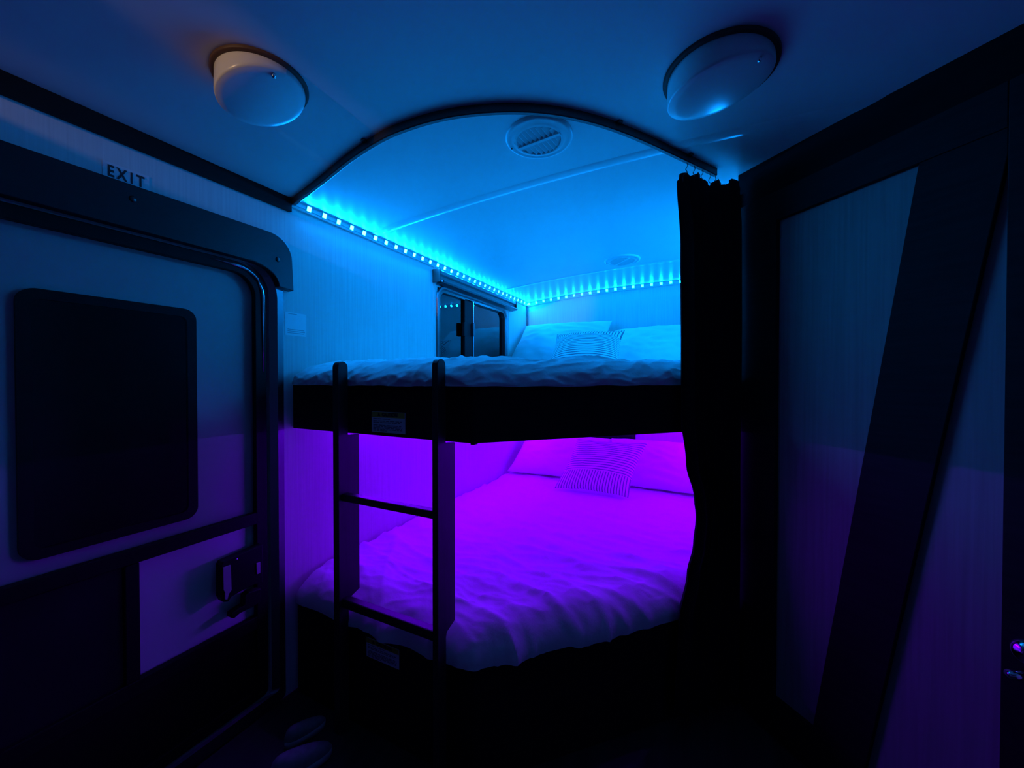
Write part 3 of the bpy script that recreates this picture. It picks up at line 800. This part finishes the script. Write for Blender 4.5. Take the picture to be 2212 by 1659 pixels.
for (x, y) in ((640, 432), (792, 314), (1328, 273), (1478, 340)):
    p = onC(x, y, 0.004); i = min(range(len(rc)), key=lambda k: (rc[k] - p).length)
    t = (rc[min(i + 1, len(rc) - 1)] - rc[max(i - 1, 0)]).normalized(); q = V((-t.y, t.x, 0)).normalized(); c = rc[i]
    z = ceil_z(c.x) - 0.0006
    lo = [c + t * a_ + q * b_ for a_, b_ in ((-0.008, -0.02), (0.008, -0.02), (0.008, 0.02), (-0.008, 0.02))]
    MB().hexa([(v.x, v.y, z - 0.006) for v in lo], [(v.x, v.y, z) for v in lo]).build('bracket', M_BLKM, cr, bevel=0.001)

# bunched curtain at the rail's end
cu = empty('curtain', (0.02, 1.36, FLOOR))
tag(cu, 'black gathered curtain hanging at the end of the curved rail', 'curtain')
A, B = onC(1458, 334, 0.0), V((0.126, 1.668, 0))
A = V((A.x, A.y, 0))
ax = (B - A); Lc = ax.length; ax.normalize(); qx = V((-ax.y, ax.x, 0))
keys = [(0.80, 1459), (0.68, 1461), (0.47, 1470), (0.10, 1472), (-0.14, 1473), (-0.30, 1484), (-0.43, 1503), (-0.50, 1508), (-0.60, 1502), (-0.70, 1488), (-0.85, 1470), (-1.10, 1462), (-1.3, 1460)]
def left_s(z):
    for (za, xa), (zb, xb) in zip(keys, keys[1:]):
        if zb <= z <= za:
            t = (za - z) / (za - zb); t = t * t * (3 - 2 * t); x = xa + (xb - xa) * t
            d = ray(x, 820)
            # crossing of this sight line with the curtain's line in plan
            den = d.x * ax.y - d.y * ax.x
            k = (A.x * ax.y - A.y * ax.x) / den
            hit = V((d.x * k, d.y * k, 0)) - A
            return hit.dot(ax)
    return 0.0
rows = []
nz, ns = 90, 120
for i in range(nz + 1):
    f_ = i / nz
    row = []
    for j in range(ns + 1):
        s = j / ns
        ztop = 0.722 + 0.012 * math.sin(s * 9) - 0.030 * (1 - min(1, s * 5)) + 0.012 * math.sin(s * 23)
        z = ztop + (-1.20 - ztop) * f_
        s0 = left_s(max(min(z, 0.79), -1.29))
        amp = 0.026 * (0.75 + 0.25 * noise.noise(V((s * 4, z * 1.5, 3)))) * min(1.0, 0.35 + f_ * 8) * min(1, s * 12 + 0.1)
        ph = s * 6 * 2 * math.pi + 0.9 * noise.noise(V((s * 3, z * 1.1, 9)))
        d_ = s0 + (Lc - s0) * s + 0.004 * math.sin(ph * 2)
        p = A + ax * d_ + qx * (amp * math.sin(ph)); p.z = z
        row.append(p)
    rows.append(row)
cloth = MB().grid(rows).build('cloth', M_CURT, cu)
sm = cloth.modifiers.new('thickness', 'SOLIDIFY'); sm.thickness = 0.002; sm.offset = 0
for k, s in enumerate((0.12, 0.30, 0.45, 0.60, 0.78)):
    base = A + ax * (Lc * s)
    i = min(range(len(rc)), key=lambda n_: (V((rc[n_].x, rc[n_].y, 0)) - base).length); c = rc[i]
    pts = [V((c.x, c.y, c.z - 0.011)), V((c.x + 0.002, c.y, c.z - 0.022)), V((c.x - 0.004, c.y, c.z - 0.034)), V((c.x + 0.001, c.y, c.z - 0.046)), V((base.x, base.y, 0.715)), V((base.x, base.y, 0.695))]
    MB().tube(catmull(pts, 4), 0.0016, 6).build('hook', M_BLKM, cu)

# ================================================================== WASHROOM DOOR (on the 45-degree wall)
TQ, NQ = V((math.sqrt(.5), -math.sqrt(.5), 0)), V((-math.sqrt(.5), -math.sqrt(.5), 0))
SD = 1.822
d0 = ray(1597, 820); O2 = V((d0.x, d0.y, 0)) * (SD / (d0.x + d0.y))
def wp(t, n, z): return O2 + TQ * t + NQ * n + V((0, 0, z))
def tz(px, py_):
    d = ray(px, py_); p = d * (SD / (d.x + d.y)); return ((p - O2).dot(TQ), p.z)
def qbox(t0, t1, n0, n1, z0, z1):
    return MB().hexa([wp(t0, n0, z0), wp(t1, n0, z0), wp(t1, n1, z0), wp(t0, n1, z0)], [wp(t0, n0, z1), wp(t1, n0, z1), wp(t1, n1, z1), wp(t0, n1, z1)])
def qpoly(L, n0, n1): return MB().hexa([wp(t, n0, z) for t, z in L], [wp(t, n1, z) for t, z in L])
DW = 0.790
tL = tz(1678, 700)[0]; tR = tz(2175, 700)[0]
zT = (tz(1678, 472)[1] + tz(1985, 360)[1]) / 2
# wall around it
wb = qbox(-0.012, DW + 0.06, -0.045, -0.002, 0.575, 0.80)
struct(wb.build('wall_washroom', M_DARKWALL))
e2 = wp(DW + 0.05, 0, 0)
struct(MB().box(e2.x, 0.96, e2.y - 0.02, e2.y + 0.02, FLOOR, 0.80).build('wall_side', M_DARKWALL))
d2 = struct(empty('door_2', wp(0.35, 0, FLOOR)), 'washroom door with dark frame, pale panel and diagonal brace')
qbox(-0.014, -0.002, -0.045, 0.012, FLOOR + 0.001, 0.70).build('door_jamb', M_WOOD, d2, bevel=0.002)
qbox(DW + 0.004, DW + 0.05, -0.045, 0.012, FLOOR + 0.001, 0.70).build('door_jamb', M_WOOD, d2, bevel=0.002)
qbox(0.0, DW, -0.035, -0.012, FLOOR + 0.02, zT + 0.10).build('panel', M_DPANEL, d2)
qbox(0.0, tL, -0.012, 0.006, FLOOR + 0.02, zT + 0.10).build('stile', M_WOOD, d2, bevel=0.002)
qbox(tR, DW, -0.012, 0.006, FLOOR + 0.02, zT + 0.10).build('stile', M_WOOD, d2, bevel=0.002)
qbox(tL, tR, -0.012, 0.006, zT, zT + 0.10).build('top_rail', M_WOOD, d2, bevel=0.002)
qbox(tL, tR, -0.012, 0.006, FLOOR + 0.02, FLOOR + 0.15).build('bottom_rail', M_WOOD, d2, bevel=0.002)
a1, a2 = tz(1985, 360), tz(1740, 1659); b1, b2 = tz(2160, 420), tz(1870, 1659)
def ext(p, q, z): k = (z - p[1]) / (q[1] - p[1]); return p[0] + (q[0] - p[0]) * k
zbot = FLOOR + 0.15
zr = b1[1] + (b2[1] - b1[1]) * (tR - b1[0]) / (b2[0] - b1[0])
qpoly([(ext(a1, a2, zT), zT), (tR, zT), (tR, min(zr, zT - 0.01)), (ext(b1, b2, zbot), zbot), (ext(a1, a2, zbot), zbot)], -0.012, 0.004).build('diagonal_brace', M_WOOD, d2, bevel=0.002)
for ya, yb_ in ((518, 585), (1130, 1190)):
    za, zb = tz(1596, ya)[1], tz(1596, yb_)[1]
    c0, c1 = wp(-0.003, 0.012, zb), wp(-0.003, 0.012, za)
    MB().tube([c0, c1], 0.0045, 10).build('hinge', M_ALU, d2)
# lever handle
hp = tz(2206, 1402); c = wp(hp[0] + 0.012, 0.006, hp[1])
hb = MB(); rs = []
for rr2, nn in ((0.0, 0.016), (0.018, 0.014), (0.026, 0.004), (0.027, 0.0)):
    rs.append([c + NQ * nn + TQ * (rr2 * math.cos(2 * math.pi * k / 24)) + V((0, 0, rr2 * math.sin(2 * math.pi * k / 24))) for k in range(25)])
han = hb.grid(rs).build('handle', M_CHROME, d2)
lv = tz(2187, 1430); lz = lv[1]
MB().tube([c + NQ * 0.012 + V((0, 0, lz - c.z)), c + NQ * 0.045 + V((0, 0, lz - c.z)), c + NQ * 0.052 + TQ * -0.006 + V((0, 0, lz - c.z)), wp(lv[0] + 0.012, 0.054, lz)], [0.009, 0.009, 0.009, 0.007], 12).build('lever', M_CHROME, han)

# ================================================================== SHOES on the floor by the lower bunk
def shoe(px, py_, ang, label, s=1.0):
    c = onZ(px, py_, FLOOR + 0.03); c.z = FLOOR + 0.001
    o = empty('shoe', c); o.rotation_euler = (0, 0, math.radians(ang)); tag(o, label, 'shoe', 'pale shoes on the floor')
    def section(t, zk):
        x = -0.12 * s + 0.24 * s * t
        wdt = (0.030 + 0.016 * math.sin(math.pi * min(1, t * 0.95 + 0.1)) ** 1.0) * s
        end = math.sqrt(max(0.02, 1 - abs(2 * t - 1) ** 5)); wdt *= end
        return x, wdt
    R_ = Matrix.Translation(c) @ Matrix.Rotation(math.radians(ang), 4, 'Z')
    rows = []
    for i in range(17):
        x, wd = section(i / 16, 0)
        rows.append([R_ @ V((x, wd * math.cos(a_), 0.011 + (0.011 if math.sin(a_) > 0 else -0.011))) for a_ in [2 * math.pi * k / 16 + 0.2 for k in range(17)]])
    MB().grid(rows).build('sole', M_SOLE, o)
    rows = []
    for i in range(17):
        t = i / 16; x, wd = section(t, 0); hgt = (0.075 - 0.045 * t ** 1.5) * s
        hgt *= math.sqrt(max(0.05, 1 - abs(2 * t - 1) ** 6))
        rows.append([R_ @ V((x, wd * 0.95 * math.cos(a_), 0.021 + hgt * abs(math.sin(a_)) ** 0.7)) for a_ in [math.pi * k / 14 for k in range(15)]])
    MB().grid(rows).build('upper', M_SHOE, o)
    return o
shoe(660, 1572, 70, 'pale shoe on the floor nearer the lower bunk board, below the door latch', 0.55)
shoe(652, 1640, 62, 'pale shoe on the floor nearest the bottom picture edge beside the door', 0.75)

# ================================================================== unseen box added behind the camera so its top cuts off the warm spots
blocker = tag(MB().box(XL + 0.002, -0.60, -1.10, -0.25, 0.10, 0.676).build('spot_blocker', M_BLOCKER), 'added light-blocking box behind the viewpoint on the left wall', 'light blocker')
